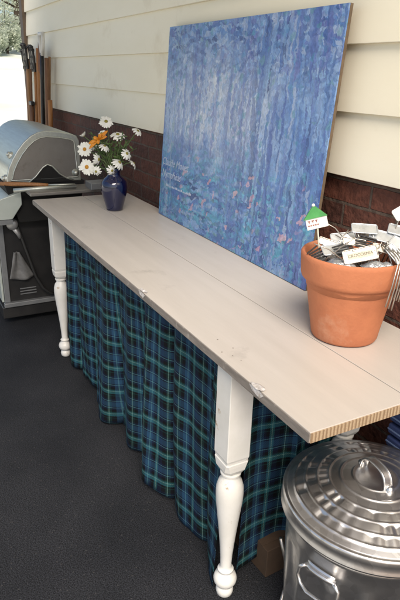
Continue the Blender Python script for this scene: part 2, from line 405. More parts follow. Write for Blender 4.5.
    # long hanging strokes on the right and a few on the left
    col = layer(col, 34, (1.9,1,.13), .05, [dk, bl, md, vio, bl], right, .42, .75)
    col = layer(col, 46, (1.8,1,.16), -.06, [lav, md, dk, sky_, bl], right, .58, .75)
    col = layer(col, 44, (1.9,1,.12), .03, [md, bl, lav, grn], leftr, .62, .65)
    col = layer(col, 26, (1.9,1,.10), .0, [bl, vio, md], None, .86, .45)
    col = layer(col, 55, (1,1,1), .6, [grn, teal, md, sky_], None, .88, .5)
    # sparse warm specks
    col = layer(col, 42, (.8,1,1.5), .5, [(.58,.30,.36), (.66,.42,.46), (.50,.30,.44)], rng(Z, .34, .26), .955, .6)
    br = N(nt, 'ShaderNodeTexNoise', Scale=150, Detail=4); L.new(rot(.4, (1,1,.4)), br.inputs['Vector'])
    mu = N(nt, 'ShaderNodeMix', data_type='RGBA', blend_type='MULTIPLY'); mu.inputs[0].default_value=1; L.new(col, mu.inputs[6]); L.new(rng(br.outputs['Fac'], .3, .7, .78, 1.22), mu.inputs[7])
    L.new(mu.outputs[2], b.inputs['Base Color']); b.inputs['Roughness'].default_value=.38
    return m
M['print'] = abstract_print()

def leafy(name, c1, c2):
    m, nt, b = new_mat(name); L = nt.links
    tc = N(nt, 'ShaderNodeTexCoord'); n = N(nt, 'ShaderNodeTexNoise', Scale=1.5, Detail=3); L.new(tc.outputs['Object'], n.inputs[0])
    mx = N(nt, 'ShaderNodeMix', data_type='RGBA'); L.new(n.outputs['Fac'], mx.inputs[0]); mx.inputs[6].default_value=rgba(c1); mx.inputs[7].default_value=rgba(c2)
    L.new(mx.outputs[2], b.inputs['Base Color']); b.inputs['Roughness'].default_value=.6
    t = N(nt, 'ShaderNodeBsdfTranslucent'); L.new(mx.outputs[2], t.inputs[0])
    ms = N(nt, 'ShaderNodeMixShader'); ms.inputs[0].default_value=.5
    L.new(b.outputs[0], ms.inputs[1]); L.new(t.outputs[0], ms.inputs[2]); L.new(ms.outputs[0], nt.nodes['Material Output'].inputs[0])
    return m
M['tree_leaf'] = leafy('hazed_tree_leaf', (.42,.48,.36), (.70,.73,.62))  # leaf colours bleached, haze and glare put into the tone

# ------------------------------------------------------------------ key dimensions (metres)
TZ = .76                 # table top height
TX0, TX1 = -2.83, -.66   # table far and near ends
TY0, TSEAM, TY1 = .591, .845, 1.085
WY = 1.12                # front lip of the siding

# ------------------------------------------------------------------ setting
def flat(name, x0, x1, y0, y1, z, mat):
    return struct(MB().add([(x0,y0,z),(x1,y0,z),(x1,y1,z),(x0,y1,z)], [(0,1,2,3)]).build(name, mat))
flat('ground', -400, 400, -400, 400, -.10, M['lawn'])
struct(MB().box((2.9, -.3, -.03), (3.4, 5, .06)).build('bounce_slab', M['bounce_tan']))  # unseen slab added to bounce warm light toward the table legs
flat('driveway', -9.5, 12, -9, 9, -.05, M['concrete'])
struct(MB().add([(-8,-14,-.045),(-8,16,-.045),(-30,16,2.3),(-30,-14,2.3),(-60,16,2.4),(-60,-14,2.4)], [(0,3,2,1),(3,5,4,2)]).build('glare_bank', M['glare_pale'], fix=False))  # rising slope invented so the garden ground burns out to white
struct(MB().box((-2.2, .56, -.06), (6.2, 1.72, .12)).build('patio_floor', M['carpet'], bevel=.01))

# ------------------------------------------------------------------ house wall
wall = thing('house_wall', 'house wall of cream lap siding above dark red brick, behind the table', 'house wall', (-1.8, 1.2, 0))
MB().box((-1.9, 1.145+.10, .56), (6.5, .2, 1.12)).build('brick_base', M['brick'], wall)
sd = MB(); z = 1.095
for k in range(10):
    za, zb = z + .17*k, z + .17*(k+1) + .012
    sd.prism([(WY, za), (WY+.022, za-.001), (WY+.03, zb), (WY+.0145, zb), (WY+.001, za+.03)], -5.13, 1.35)
sd.build('siding', M['siding'], wall, bevel=.0015, seg=1)
MB().box((-1.9, 1.25, 1.96), (6.46, .16, 1.70)).build('wall_core', M['siding'], wall)
MB().box((-5.150, 1.14, 1.35), (.10, .075, 2.70)).build('corner_trim', M['trim_brown'], wall, bevel=.004)
roof = thing('porch_shade_roof', 'unseen flat porch roof, sized to shade the far part of the table', 'roof', (-1.9, -.2, 2.45))  # roof out of view, its extent set to shade the far table end
MB().box((-2.2, -.12, 2.80), (3.4, 2.5, .05)).build('shade_ceiling_board', M['ceiling'], roof)
MB().box((-2.2, -.12, 2.88), (3.5, 2.6, .10)).build('shade_roof_deck', M['roof'], roof)

# ------------------------------------------------------------------ table
table = thing('work_table', 'long beige painted work table with white turned legs against the house wall', 'table', (-1.75, .84, 0))
TH = .023
for i, (y0, y1) in enumerate(((TY0, TSEAM-.0012), (TSEAM+.0012, TY1))):
    b = MB(); b.box(((TX0+TX1)/2, (y0+y1)/2, TZ-TH/2), (TX1-TX0, y1-y0, TH))
    o = b.build('tabletop_board', M['table_top'], table, bevel=.0012, seg=2)
    e = MB(); e.box((TX1+.001, (y0+y1)/2, TZ-TH/2-.0006), (.0024, y1-y0-.001, TH-.003))
    e.build('raw_end', M['chipboard'], o)
    if i == 0:
        MB().box(((TX0+TX1)/2, y0-.001, TZ-TH/2-.0008), (TX1-TX0-.001, .0024, TH-.0032)).build('edge_band', M['edge_paint'], o)
        for (cx, ln, dp, sd_) in ((-.832, .050, .020, 3), (-1.439, .045, .014, 5)):
            rr = random.Random(sd_); c = MB(); vs = []; n = 9
            for t in range(n):
                a = 2*PI*t/n; k = rr.uniform(.6, 1.1)
                vs.append((cx + ln*.5*math.cos(a)*k, y0 + .004 + dp*.55*math.sin(a)*k, TZ + .0008 + rr.uniform(.0, .0035)))
            vs.append((cx, y0+.006, TZ+.005)); c.add(vs, [(t, (t+1) % n, n) for t in range(n)])
            pts = [(cx-ln*.55, y0-.003, TZ-.002), (cx-ln*.2, y0-.004, TZ+.0025), (cx+ln*.3, y0-.004, TZ+.002), (cx+ln*.55, y0-.003, TZ-.003), (cx+ln*.3, y0-.004, TZ-.015), (cx-ln*.25, y0-.004, TZ-.011)]
            c.add(pts, [(0,1,2,3,4,5)])
            c.build('edge_chip', M['chip'], o, fix=False)
        for (hx, hy) in ((-1.003,.606), (-.977,.619), (-1.01,.640), (-.950,.625), (-1.065,.63)):
            MB().lathe([(.0, TZ+.0006), (.0017, TZ+.0006)], (hx, hy, 0), 10).build('nail_hole', M['hole'], o, fix=False)
# apron
ap = MB()
ap.box(((-2.60-1.0)/2, .668, TZ-TH-.035), (1.53, .018, .07)).box(((-2.60-1.0)/2, 1.0, TZ-TH-.035), (1.53, .018, .07))
ap.box((-1.0, .833, TZ-TH-.035), (.018, .26, .07)).box((-2.60, .833, TZ-TH-.035), (.018, .26, .07))
ap.build('apron', M['trim_brown'], table)
# turned leg: square block above, vase turning and ball foot below
def leg_mesh(cx, cy):
    h = .0325
    b = MB(); top = TZ-TH
    sec = [(h, top), (h, .470), (h, .452), (h*.93, .440), (h*.80, .430), (h*.66, .424)]
    for s0, z0 in sec: pass
    # square block with nicked shoulders, as octagon sections
    o = []; f = []
    def ring(s_, ch, z_): return [(cx+x*s_, cy+y*s_, z_) for x, y in ((-1,-1+ch),(-1+ch,-1),(1-ch,-1),(1,-1+ch),(1,1-ch),(1-ch,1),(-1+ch,1),(-1,1-ch))]
    secs = [(h*.62,.55,.421),(h*.80,.45,.425),(h*.97,.34,.436),(h*1.0,.24,.450),(h*1.0,.14,.458),(h*.955,.10,.461),(h*.955,.08,.466),(h,.06,.472),(h,.05,.50),(h,.05,top)]
    for s_, ch, z_ in secs: o += ring(s_, ch, z_)
    for j in range(len(secs)-1):
        for i in range(8):
            k = (i+1) % 8; f.append((j*8+i, j*8+k, (j+1)*8+k, (j+1)*8+i))
    f.append(tuple(range(7,-1,-1))); f.append(tuple(range(len(secs)*8-8, len(secs)*8)))
    b.add(o, f)
    return b
def leg_turning(cx, cy):
    prof = [(0,0),(.017,.0),(.0225,.006),(.0245,.018),(.0225,.029),(.018,.034),(.018,.037),(.026,.040),(.0315,.050),(.0325,.060),(.0285,.072),(.020,.079),(.0165,.083),
            (.0215,.087),(.0220,.092),(.0165,.096),(.0150,.104),(.0165,.140),(.0205,.190),(.0255,.240),(.0310,.290),(.0348,.325),(.0362,.350),(.0352,.372),(.0300,.390),(.0215,.402),(.0195,.408),(.0265,.412),(.0270,.417),(.0200,.4225),(0,.4225)]
    return MB().lathe(prof, (cx, cy, 0), 32)
for (cx, cy) in ((-1.0, .646), (-2.605, .646), (-1.0, 1.02), (-2.605, 1.02)):
    lg = leg_mesh(cx, cy).build('leg', M['white_paint'], table, auto=32)
    leg_turning(cx, cy).build('leg_turning', M['white_paint'], lg, auto=50)

# ------------------------------------------------------------------ plaid skirt
def skirt(name, label, p0, p1, ztop, hem, seed, amp, nfold, inward):
    p0 = Vector(p0); p1 = Vector(p1); d = (p1-p0); Ln = d.length; d.normalize(); nv = Vector(inward)
    rr = random.Random(seed); ph = [rr.uniform(0, 2*PI) for _ in range(6)]
    cuts = [0.0]
    while cuts[-1] < Ln: cuts.append(cuts[-1] + Ln/nfold*rr.uniform(.55, 1.5))
    dep = [rr.uniform(.45, 1.25) for _ in cuts]; lean = [rr.uniform(-.05, .05) for _ in cuts]
    import bisect
    def off(u, v):
        s = u*Ln; i = max(0, bisect.bisect_right(cuts, s)-1); i = min(i, len(cuts)-2)
        cl = [cuts[q] + lean[q]*(v-.3)*(1 if 0 < q else 0) for q in (i, i+1)]
        if s < cl[0] and i > 0: i -= 1; cl = [cuts[q] + lean[q]*(v-.3)*(1 if 0 < q else 0) for q in (i, i+1)]
        elif s > cl[1] and i < len(cuts)-2: i += 1; cl = [cuts[q] + lean[q]*(v-.3) for q in (i, i+1)]
        t = max(0, min(1, (s-cl[0])/(cl[1]-cl[0])))
        bulge = (math.sin(PI*t)**.55)*dep[i]
        g = .30 + .70*v**.8
        rip = .26*math.sin(s*27-2.6*v+ph[4])*v + .22*math.sin(s*33 + ph[2] + 1.3*v) + .14*math.sin(s*61+ph[3]-2*v)*(1-.5*v) + .25*math.sin(s*13+ph[1]+.8*v)
        return amp*g*(1.75*bulge - .9 + rip)
    NU, NV = 560, 40
    arc = [0]
    for i in range(1, NU+1):
        q0, q1 = off((i-1)/NU, .6), off(i/NU, .6); arc.append(arc[-1] + math.hypot(Ln/NU, q1-q0))
    def fn(u, v):
        s = u*Ln; hz = hem + .012*math.sin(s*7.5+ph[4]) + .007*math.sin(s*17+ph[5]) - .05*(off(u, 1)) 
        z = ztop - v*(ztop-hz)
        p = p0 + d*s + nv*off(u, v); sag = .012*math.sin(s*5+ph[1])*v*(1-v)*4
        return (p.x + d.x*sag, p.y + d.y*sag, z), (arc[int(round(u*NU))], z + .01*math.sin(s*4))
    o = MB().grid(fn, NU, NV).build(name, M['plaid'], fix=False, loc=((p0.x+p1.x)/2, (p0.y+p1.y)/2, 0))
    s = o.modifiers.new('cloth', 'SOLIDIFY'); s.thickness = .0015
    return o
tag(skirt('plaid_curtain', None, (-2.575, .660, 0), (-1.03, .660, 0), .735, .018, 12, .038, 7.2, (0, -1, 0)),
    'long blue and green plaid curtain hanging along the front of the table', 'curtain', 'plaid curtains hung round the table')
tag(skirt('plaid_curtain', None, (-1.03, .69, 0), (-1.03, 1.06, 0), .735, .040, 9, .022, 3, (-1, 0, 0)),
    'short dark plaid curtain across the table end behind the trash can', 'curtain', 'plaid curtains hung round the table')

# ------------------------------------------------------------------ framed poster board
import mathutils
px0, pw, ph_ = -2.335, 1.09, .768
poster = thing('poster', 'large mottled blue art poster on board leaning on the siding', 'poster', (px0, 1.045, TZ+.002))
poster.rotation_euler = (-.068, 0, -.012)
def sub(o, parent):
    o.parent = parent; return o
pr = MB().box((pw/2, .0068, ph_/2), (pw, .0095, ph_)).build('backing_board', M['board_core']); sub(pr, poster)
pf = MB().box((pw/2, 0, ph_/2), (pw-.001, .004, ph_-.001)).build('print', M['print']); sub(pf, poster)
def text(body, size, mat, name, parent, loc, rot, shear=0, ext=.0003, center=False):
    cu = bpy.data.curves.new(name, 'FONT'); cu.body = body; cu.size = size; cu.extrude = ext; cu.shear = shear; cu.resolution_u = 3
    cu.align_x = 'CENTER' if center else 'LEFT'; cu.align_y = 'CENTER' if center else 'TOP_BASELINE'
    tmp = bpy.data.objects.new('lettering_curve', cu); C.objects.link(tmp)
    bpy.context.view_layer.update()
    me = bpy.data.meshes.new_from_object(tmp.evaluated_get(bpy.context.evaluated_depsgraph_get()))
    bpy.data.objects.remove(tmp); bpy.data.curves.remove(cu); me.materials.clear(); me.materials.append(mat); me.name = name
    o = bpy.data.objects.new(name, me); C.objects.link(o); o.parent = parent; o.location = loc; o.rotation_euler = rot
    return o
M['letter'] = pbr('pale_lettering', (.50,.56,.68), (.34,.42,.58), .5, scale=60)
text('Claude Monet', .044, M['letter'], 'lettering', pf, (.010, -.0026, .222), (PI/2, 0, 0), .25)
text('Nymphéas', .044, M['letter'], 'lettering', pf, (.014, -.0026, .172), (PI/2, 0, 0), .25)
sm = MB(); rr = random.Random(2); x = .06
while x < .30:
    w = rr.uniform(.008, .018); hgt = rr.uniform(.010, .018)
    sm.box((x+w/2, -.0026, .130+hgt/2), (w, .0006, hgt*.5)); x += w + rr.uniform(.003, .010)
sub(sm.build('small_print_line', M['letter']), pf)

# ------------------------------------------------------------------ blue vase
VX, VY = -2.475, .885
vase = MB().lathe([(0,.0),(.034,.0),(.038,.004),(.041,.020),(.050,.055),(.058,.090),(.0605,.115),(.057,.138),(.044,.155),(.031,.166),(.0275,.176),(.030,.190),(.040,.204),(.0385,.2045),(.028,.190),(.025,.176),(.028,.165)], (0,0,0), 48).build('vase', M['cobalt'])
vase.location = (VX, VY, TZ+.001); vase.scale = (1, 1, .93)
tag(vase, 'small cobalt blue glass vase holding daisies on the far table end', 'vase')
mouth = Vector((VX, VY, TZ+.182))
RV = Vector((.469, .883, 0)); UPV = Vector((0, 0, 1)); TOV = Vector((.87, -.44, .22))   # across, up, toward the viewer side
def stem_pts(tip, bow=.02):
    base = mouth + Vector((random.uniform(-.016,.016), random.uniform(-.016,.016), -.10))
    neck = mouth + (base-mouth)*-.1 + (tip-mouth)*.06
    mid = neck.lerp(tip, .55) + Vector((0,0,bow))
    out = []
    for i in range(9):
        t = i/8; a = base.lerp(neck, t); b = neck.lerp(mid, t); c_ = mid.lerp(tip, t)
        out.append(a.lerp(b, t).lerp(b.lerp(c_, t), t))
    return out
def flower_head(tip, face, r, npet, droop, rnd):
    Mx = frame(face, (.3, .8, .5)); p = MB()
    for k in range(npet):
        a = 2*PI*k/npet + rnd.uniform(-.08,.08); L_ = r*rnd.uniform(.92, 1.16); w = r*rnd.uniform(.15,.21); dz = droop + rnd.uniform(-.12,.12)
        row = []
        for (t, ww, zz) in ((.20,.5,0),(.45,.9,.02),(.75,1.0,0),(.93,.7,-.04),(1.0,.25,-.07)):
            for s_ in (-1, 1):
                q = Vector((t*L_, s_*ww*w, zz*r + dz*r*t*t + (.03*r if s_ > 0 else 0)))
                q = Matrix.Rotation(a, 3, 'Z') @ q; row.append(tip + Mx @ q)
        p.add(row, [(2*i, 2*i+1, 2*i+3, 2*i+2) for i in range(4)], True)
    return p, Mx
DG = 'white daisies in the blue vase'
def daisy(px, py, depth, r, face, label, eye='flower_eye', droop=-.1, npet=17, seed=1, leaf=True):
    rnd = random.Random(seed)
    tip = Vector((VX, VY, TZ)) + RV*(px/217) + UPV*((py-3.5)/203) + TOV*depth
    t = thing('daisy', label, 'flower', tuple(mouth), DG)
    pts = stem_pts(tip - Vector(face).normalized()*r*.1)
    MB().tube(pts, [.0022]*8+[.0016], 6).build('stem', M['stem'], t)
    p, Mx = flower_head(tip, face, r, npet, droop, rnd); p.build('petals', M['petal'], t, fix=False)
    MB().lathe([(0, r*.13), (r*.16, r*.12), (r*.26, r*.05), (r*.28, -.02*r), (0, -.05*r)], tip, 14, Mx).build('flower_center', M[eye], t)
    if leaf:
        lf = MB(); q = pts[5]; dr = (Vector((rnd.uniform(-1,1), rnd.uniform(-1,1), .6))).normalized(); sd = dr.cross(Vector((0,0,1))).normalized()
        L_ = rnd.uniform(.03,.05)
        lf.add([q, q+dr*L_*.5+sd*.006, q+dr*L_, q+dr*L_*.5-sd*.006], [(0,1,2,3)], True); lf.build('leaf', M['leaf'], t, fix=False)
    return t
# across px and up px are offsets from the foot of the vase as seen from the patio
T_ = (.87, -.40, .30)
daisy(-27, 58, .01, .031, (.88,-.55,.15), 'big open daisy with orange eye, middle of the left side', seed=2)
daisy(-25, 42, .03, .034, (.90,-.50,.12), 'biggest open daisy with orange eye, lowest on the left', seed=3)
daisy(-6, 83, -.01, .030, (.70,-.20,.62), 'topmost daisy, facing the viewer with a green eye', 'eye_green', seed=4)
daisy(5, 72, 0, .030, (.45,-.10,.80), 'daisy seen half from the side just below the topmost one', 'eye_green', -.35, seed=5)
daisy(24, 76, -.02, .024, (.55,.30,.70), 'small daisy far out on the upper right stem', 'eye_green', -.3, 13, 6)
daisy(-28, 70, -.02, .017, (-.2,-.5,.8), 'small half opened daisy bud high on the left', 'eye_green', .9, 11, 7)
daisy(-7, 61, .03, .024, (.5,.2,.75), 'daisy right below the orange lily, petals drooping', 'eye_green', -.5, 13, 8)
daisy(-13, 49, .03, .027, (.55,.4,-.05), 'daisy hanging sideways between the large ones and the vase', 'eye_green', -.5, 13, 9)
daisy(7, 47, .03, .029, (.62,.35,.55), 'daisy with drooping petals to the right over the vase mouth', 'eye_green', -.55, 14, 10)
daisy(0, 39, .05, .021, (.8,.1,-.1), 'small daisy hanging in front of the vase neck', 'eye_green', -.6, 12, 11)
daisy(20, 47, .0, .026, (.25,.75,.55), 'daisy leaning far out on the lower right, seen from the side', 'eye_green', -.45, 13, 12)
daisy(-10, 72, .02, .022, (.3,-.6,.6), 'small daisy pressed close under the orange lily', 'eye_green', -.3, 13, 31)
daisy(14, 55, .02, .025, (.75,.2,.4), 'daisy on the right between the vase mouth and the side facing ones', 'eye_green', -.4, 14, 32)
daisy(-16, 38, .04, .021, (.6,-.5,-.1), 'small daisy hanging lowest beside the vase neck on the left', 'eye_green', -.5, 12, 33)
daisy(-19, 62, -.03, .022, (.2,-.3,.85), 'daisy half hidden behind the two large ones', 'eye_green', -.4, 12, 13)
# orange lily
lt = thing('lily', 'bright orange lily among the white daisies in the vase', 'flower', tuple(mouth))
tip = Vector((VX, VY, TZ)) + RV*(-12/217) + UPV*(63/203) + TOV*.03
MB().tube(stem_pts(tip), .0025, 6).build('stem', M['stem'], lt)
ptl = MB(); ax = (RV*.8 + UPV*.62)
for k, (a, L_) in enumerate(((.70,.058),(.30,.040),(1.15,.028),(3.6,.050),(3.95,.060),(2.9,.026),(4.5,.022))):
    dr = (RV*math.cos(a) + UPV*math.sin(a) + TOV*.25).normalized(); sd = dr.cross(TOV).normalized()
    rows = []
    for (t, w) in ((0,.003),(.3,.006),(.6,.0072),(.85,.005),(1,.001)):
        q = tip + dr*L_*t + TOV*(.02*math.sin(t*2.2) - .012*t*t)
        rows += [q - sd*w, q + TOV*-.004, q + sd*w]
    f = []
    for i in range(4):
        f += [(3*i,3*i+1,3*i+4,3*i+3), (3*i+1,3*i+2,3*i+5,3*i+4)]
    ptl.add(rows, f, True)
ptl.build('petals', M['lily'], lt, fix=False)
# loose greenery
gr = thing('leaf_sprig', 'loose green sprigs filling the bouquet between the daisies', 'greenery', tuple(mouth))
g = MB(); gl = MB(); rnd = random.Random(21)
for k in range(16):
    tipk = Vector((VX, VY, TZ)) + RV*(rnd.uniform(-24, 20)/217) + UPV*(rnd.uniform(41, 70)/203) + TOV*rnd.uniform(-.06, .04)
    pts = stem_pts(tipk); g.tube(pts, .0015, 5)
    for q in pts[4:]:
        for _ in range(3):
            dr = Vector((rnd.uniform(-1,1), rnd.uniform(-1,1), rnd.uniform(-.2,1))).normalized(); sd = dr.orthogonal().normalized(); L_ = rnd.uniform(.015,.038)
            gl.add([q, q+dr*L_*.5+sd*.004, q+dr*L_, q+dr*L_*.5-sd*.004], [(0,1,2,3)], True)
g.build('sprig_stems', M['stem'], gr); gl.build('leaves', M['leaf'], gr, fix=False)

# ------------------------------------------------------------------ terracotta pot
PX, PY = -.958, .927; PZ = TZ+.001
pot = thing('flower_pot', 'terracotta flower pot full of metal plant labels on the near table end', 'pot', (PX, PY, PZ))
def wob(a, z, j): return 1 + .004*math.sin(a*3+z*30) + .002*math.sin(a*7+j)
MB().lathe([(0,.0),(.072,0),(.0775,.003),(.080,.008),(.0835,.030),(.0935,.085),(.1010,.125),(.1060,.1485),(.1065,.1505)], (0,0,0), 64, rfun=wob).build('pot_body', M['terracotta'], pot).location = (0,0,0)
MB().lathe([(.1060,.1485),(.1125,.1490),(.1165,.1530),(.1185,.1600),(.1215,.2000),(.1215,.2080),(.1185,.2125),(.1145,.2120),(.1115,.2070),(.1085,.180),(.103,.130),(0,.125)], (0,0,0), 64, rfun=wob).build('pot_rim', M['terracotta'], pot).location = (0,0,0)
MB().lathe([(.1085,.165),(.06,.170),(0,.172)], (0,0,0), 40, rfun=lambda a,z,j: 1).build('soil', M['soil'], pot, fix=False).location = (0,0,0)
RIMZ = PZ + .212
PG = 'metal plant labels in the terracotta pot'
PC = Vector((PX, PY, RIMZ))
def at(a, b, c):           # across, up, toward viewer, from the centre of the pot mouth
    return PC + RV*a + UPV*b + Vector((.883, -.469, 0))*c
FW = Vector((.883, -.469, 0))
def plate(c, xd, nrm, w, h, label, foot=None, mat='zinc', legs=True, words=None, frame_=False):
    t = thing('plant_label', label, 'plant label', tuple(c), PG)
    z = Vector(nrm).normalized(); x = Vector(xd); x = (x - z*x.dot(z)).normalized(); y = z.cross(x)
    Mx = Matrix((x, y, z)).transposed()
    pl = MB(); n = 5; NX = 8
    # slightly bowed plate with rounded corners and rolled edges
    out = []
    for cx_, cy_, a0 in ((w/2-.004, h/2-.004, 0), (-w/2+.004, h/2-.004, PI/2), (-w/2+.004, -h/2+.004, PI), (w/2-.004, -h/2+.004, 1.5*PI)):
        for i in range(5):
            a = a0 + PI/2*i/4; out.append((cx_+.004*math.cos(a), cy_+.004*math.sin(a)))
    m = len(out)
    vs = [c + Mx @ Vector((u, v, .0009)) for u, v in out] + [c + Mx @ Vector((u, v, -.0009)) for u, v in out]
    pl.add(vs, [tuple(range(m)), tuple(range(2*m-1, m-1, -1))] + [(i, i+m, (i+1) % m + m, (i+1) % m) for i in range(m)])
    pl.build('plate', M[mat], t)
    lip = MB(); lip.tube([c + Mx @ Vector((u, v, .0012)) for u, v in out], .0016, 6, closed=True); lip.build('rolled_edge', M['wire' if frame_ else mat], t)
    if frame_:
        q = MB().box(tuple(c + z*.0016), (w*.74, h*.46, .0012), Mx).build('paper_strip', M['paper_cream'], t)
    if words:
        o = text(words, .0098, M['ink'], 'lettering', t, (0,0,0), (0,0,0), 0, .0001, True)
        o.matrix_local = Matrix.Translation(z*.0026) @ Mx.to_4x4()
    if foot is not None:
        for s_ in (-1, 1):
            a = c + x*(s_*w*.30) - y*h*.4; b = Vector(foot) + x*(s_*w*.22)
            mid = a.lerp(b, .5) + z*.004
            MB().tube([a + y*h*.35 - z*.0026, a - z*.002, mid, b], .0014, 6).build('wire_leg', M['wire'], t)
    return t
up = UPV
plate(at(.018,.056,.000), RV + up*-.10, FW*.5+up*.8, .058, .028, 'blank silver plant label lying farthest back on the heap', at(.05,-.04,.03))
plate(at(.066,.040,.010), RV*.9 + up*-.46, FW*.55+up*.75, .072, .030, 'silver plant label tilted down to the right over the heap', at(-.02,-.05,.02))
plate(at(-.002,.012,.060), RV + up*.25, FW*.9+up*.42, .078, .030, 'framed plant label with a lettered paper strip at the pot rim', at(-.01,-.05,.03), words='CROCOSMIA', frame_=True, mat='wire')
plate(at(.092,.026,.050), RV*.75 + up*-.62 + FW*.2, FW*.6+up*.70, .060, .040, 'silver plant label hanging over the right rim', at(.12,-.07,.05))
plate(at(.105,.052,.000), RV*.8 + up*-.55, FW*.5+up*.8, .062, .030, 'silver plant label raised highest above the right rim', at(.06,-.04,.0))
plate(at(.076,.014,.068), RV*.6 + up*-.75 + FW*.3, FW*.75+up*.55, .056, .022, 'narrow silver plant label wedged on the front right of the heap', at(.10,-.075,.075))
plate(at(.112,.012,.040), RV*.5 + up*-.8, FW*.8+up*.3, .058, .030, 'silver plant label sliding down outside the right rim', at(.125,-.08,.04))
plate(at(-.030,.018,.010), RV*.5 + up*.75, FW*.7+up*.5, .055, .026, 'grey plant label buried on edge in the middle of the heap', at(.02,-.05,0))
plate(at(-.052,.014,.030), RV*.9 + up*.35, FW*.5+up*.8, .060, .028, 'dull plant label lying flat behind the clear packet', at(.02,-.05,0))
plate(at(-.020,.026,-.030), RV*.9 + up*.2, FW*.6+up*.7, .060, .026, 'dull plant label at the back rim of the pot', at(-.02,-.05,-.02))
plate(at(.100,.094,-.01), RV*.8 + up*.55, FW*.8+up*.4, .036, .026, 'small white plant label standing on a bent wire', at(.08,-.03,-.02), mat='card')
# wire stakes hanging out over the rim
for k in range(8):
    a = .066 + .0072*k; c_ = math.sqrt(max(.0, .1255**2 - a*a)); a1 = a - .016 + .002*(k % 3); c1 = c_ + .014
    b1 = -.088 - .010*(k % 3) + .004*k
    w = MB(); w.tube([at(a-.02, .035, c_-.06), at(a-.004, .018, c_-.012), at(a, .008, c_+.006), at((a+a1)/2, b1*.5, (c_+c1)/2+.006), at(a1, b1, c1)], .0018, 7)
    o = w.build('label_wire', M['wire'], loc=at(a, .01, c_))
    tag(o, 'bare wire label stake hanging over the right pot rim', 'wire stake', 'wire stakes over the pot rim')
# crumpled clear packets
def crumple(c, w, d, h, seed, mat, name, label, cat, group=None):
    def hsh(i, j): return random.Random(seed*1000+i*37+j).uniform(-1, 1)
    def fn(u, v):
        i, j = int(round(u*9)), int(round(v*9)); e = min(u, 1-u, v, 1-v)*4
        q = RV*((u-.5)*w + hsh(i+50,j)*.004) + FW*(-(v-.5)*d + hsh(i+90,j)*.004) + UPV*(h*min(1, e) + hsh(i, j)*h*.26)
        return tuple(c + q), (u, v)
    o = MB().grid(fn, 9, 9, smooth=False).build(name, mat, fix=False, loc=c)
    o.modifiers.new('t', 'SOLIDIFY').thickness = .0006
    sb = o.modifiers.new('s', 'SUBSURF'); sb.levels = 1; sb.render_levels = 1
    return tag(o, label, cat, group)
crumple(at(-.040,-.026,.050), .080, .066, .022, 3, M['poly'], 'plastic_packet', 'crumpled clear plastic packet at the front of the pot', 'packet')
crumple(at(-.055,-.032,-.025), .070, .075, .022, 5, M['poly'], 'plastic_packet', 'crumpled clear plastic packet at the back left of the pot', 'packet')
crumple(at(.045,-.020,.060), .080, .040, .016, 8, M['poly'], 'plastic_packet', 'crumpled plastic packet under the lettered plant label', 'packet')
rw = random.Random(77)
for k in range(14):
    a = rw.uniform(-.07, .10); c_ = rw.uniform(-.03, .07); ang = rw.uniform(.2, 2.6); L_ = rw.uniform(.05, .09)
    p0 = at(a, .006 + rw.uniform(0, .02), c_); dv = RV*math.cos(ang)*.8 + UPV*(.25 + .35*rw.random()) + FW*rw.uniform(-.4, .3)
    p1 = p0 + dv*L_*.6; p2 = p0 + dv*L_ + RV*rw.uniform(-.02, .02)
    o = MB().tube([p0 - dv*.03, p0, p1, p2], .0013, 6).build('label_wire', M['wire'], loc=tuple(p0))
    tag(o, 'loose wire leg sticking up among the plant labels in the pot', 'wire stake', 'loose wires inside the pot')
for (a, b, c_, tw, lab) in ((-.060,.020,.002,-.5,'narrow tarnished label tilted to the left behind the black stakes'),(.036,.034,-.020,.5,'narrow tarnished label between the two rear silver plates'),(.052,.024,.052,-.3,'narrow tarnished label just right of the lettered one'),(-.008,.030,.022,-.2,'narrow tarnished label lying above the middle black stakes')):
    plate(at(a, b, c_), RV + up*tw, FW*.7 + up*.6, .052, .017, lab, at(a+.02, -.05, c_), mat='wire')
# bundles of thin black stakes
CG = 'black plant stakes in the terracotta pot'
for k, (a, b, c_, rz_, lab) in enumerate(((-.034,.014,.040,.55,'fan of black plant stakes in the middle of the pot'),(.016,.030,.025,2.3,'fan of black plant stakes behind the lettered label'),(-.088,.004,.028,.9,'fan of black plant stakes at the left rim below the house tag'))):
    t = thing('plant_stakes', lab, 'plant stakes', tuple(at(a, b, c_)), CG)
    for s_ in range(5):
        xd = RV*math.cos(rz_+.09*s_) + UPV*math.sin(rz_+.09*s_)*.6; fr = frame(FW*.5+UPV*.8, xd)
        q = at(a, b, c_) + fr @ Vector((0, -.016+.008*s_, .003))
        MB().box(tuple(q), (.046, .0036, .003), fr).build('stake', M['black_plastic'], t, bevel=.001)
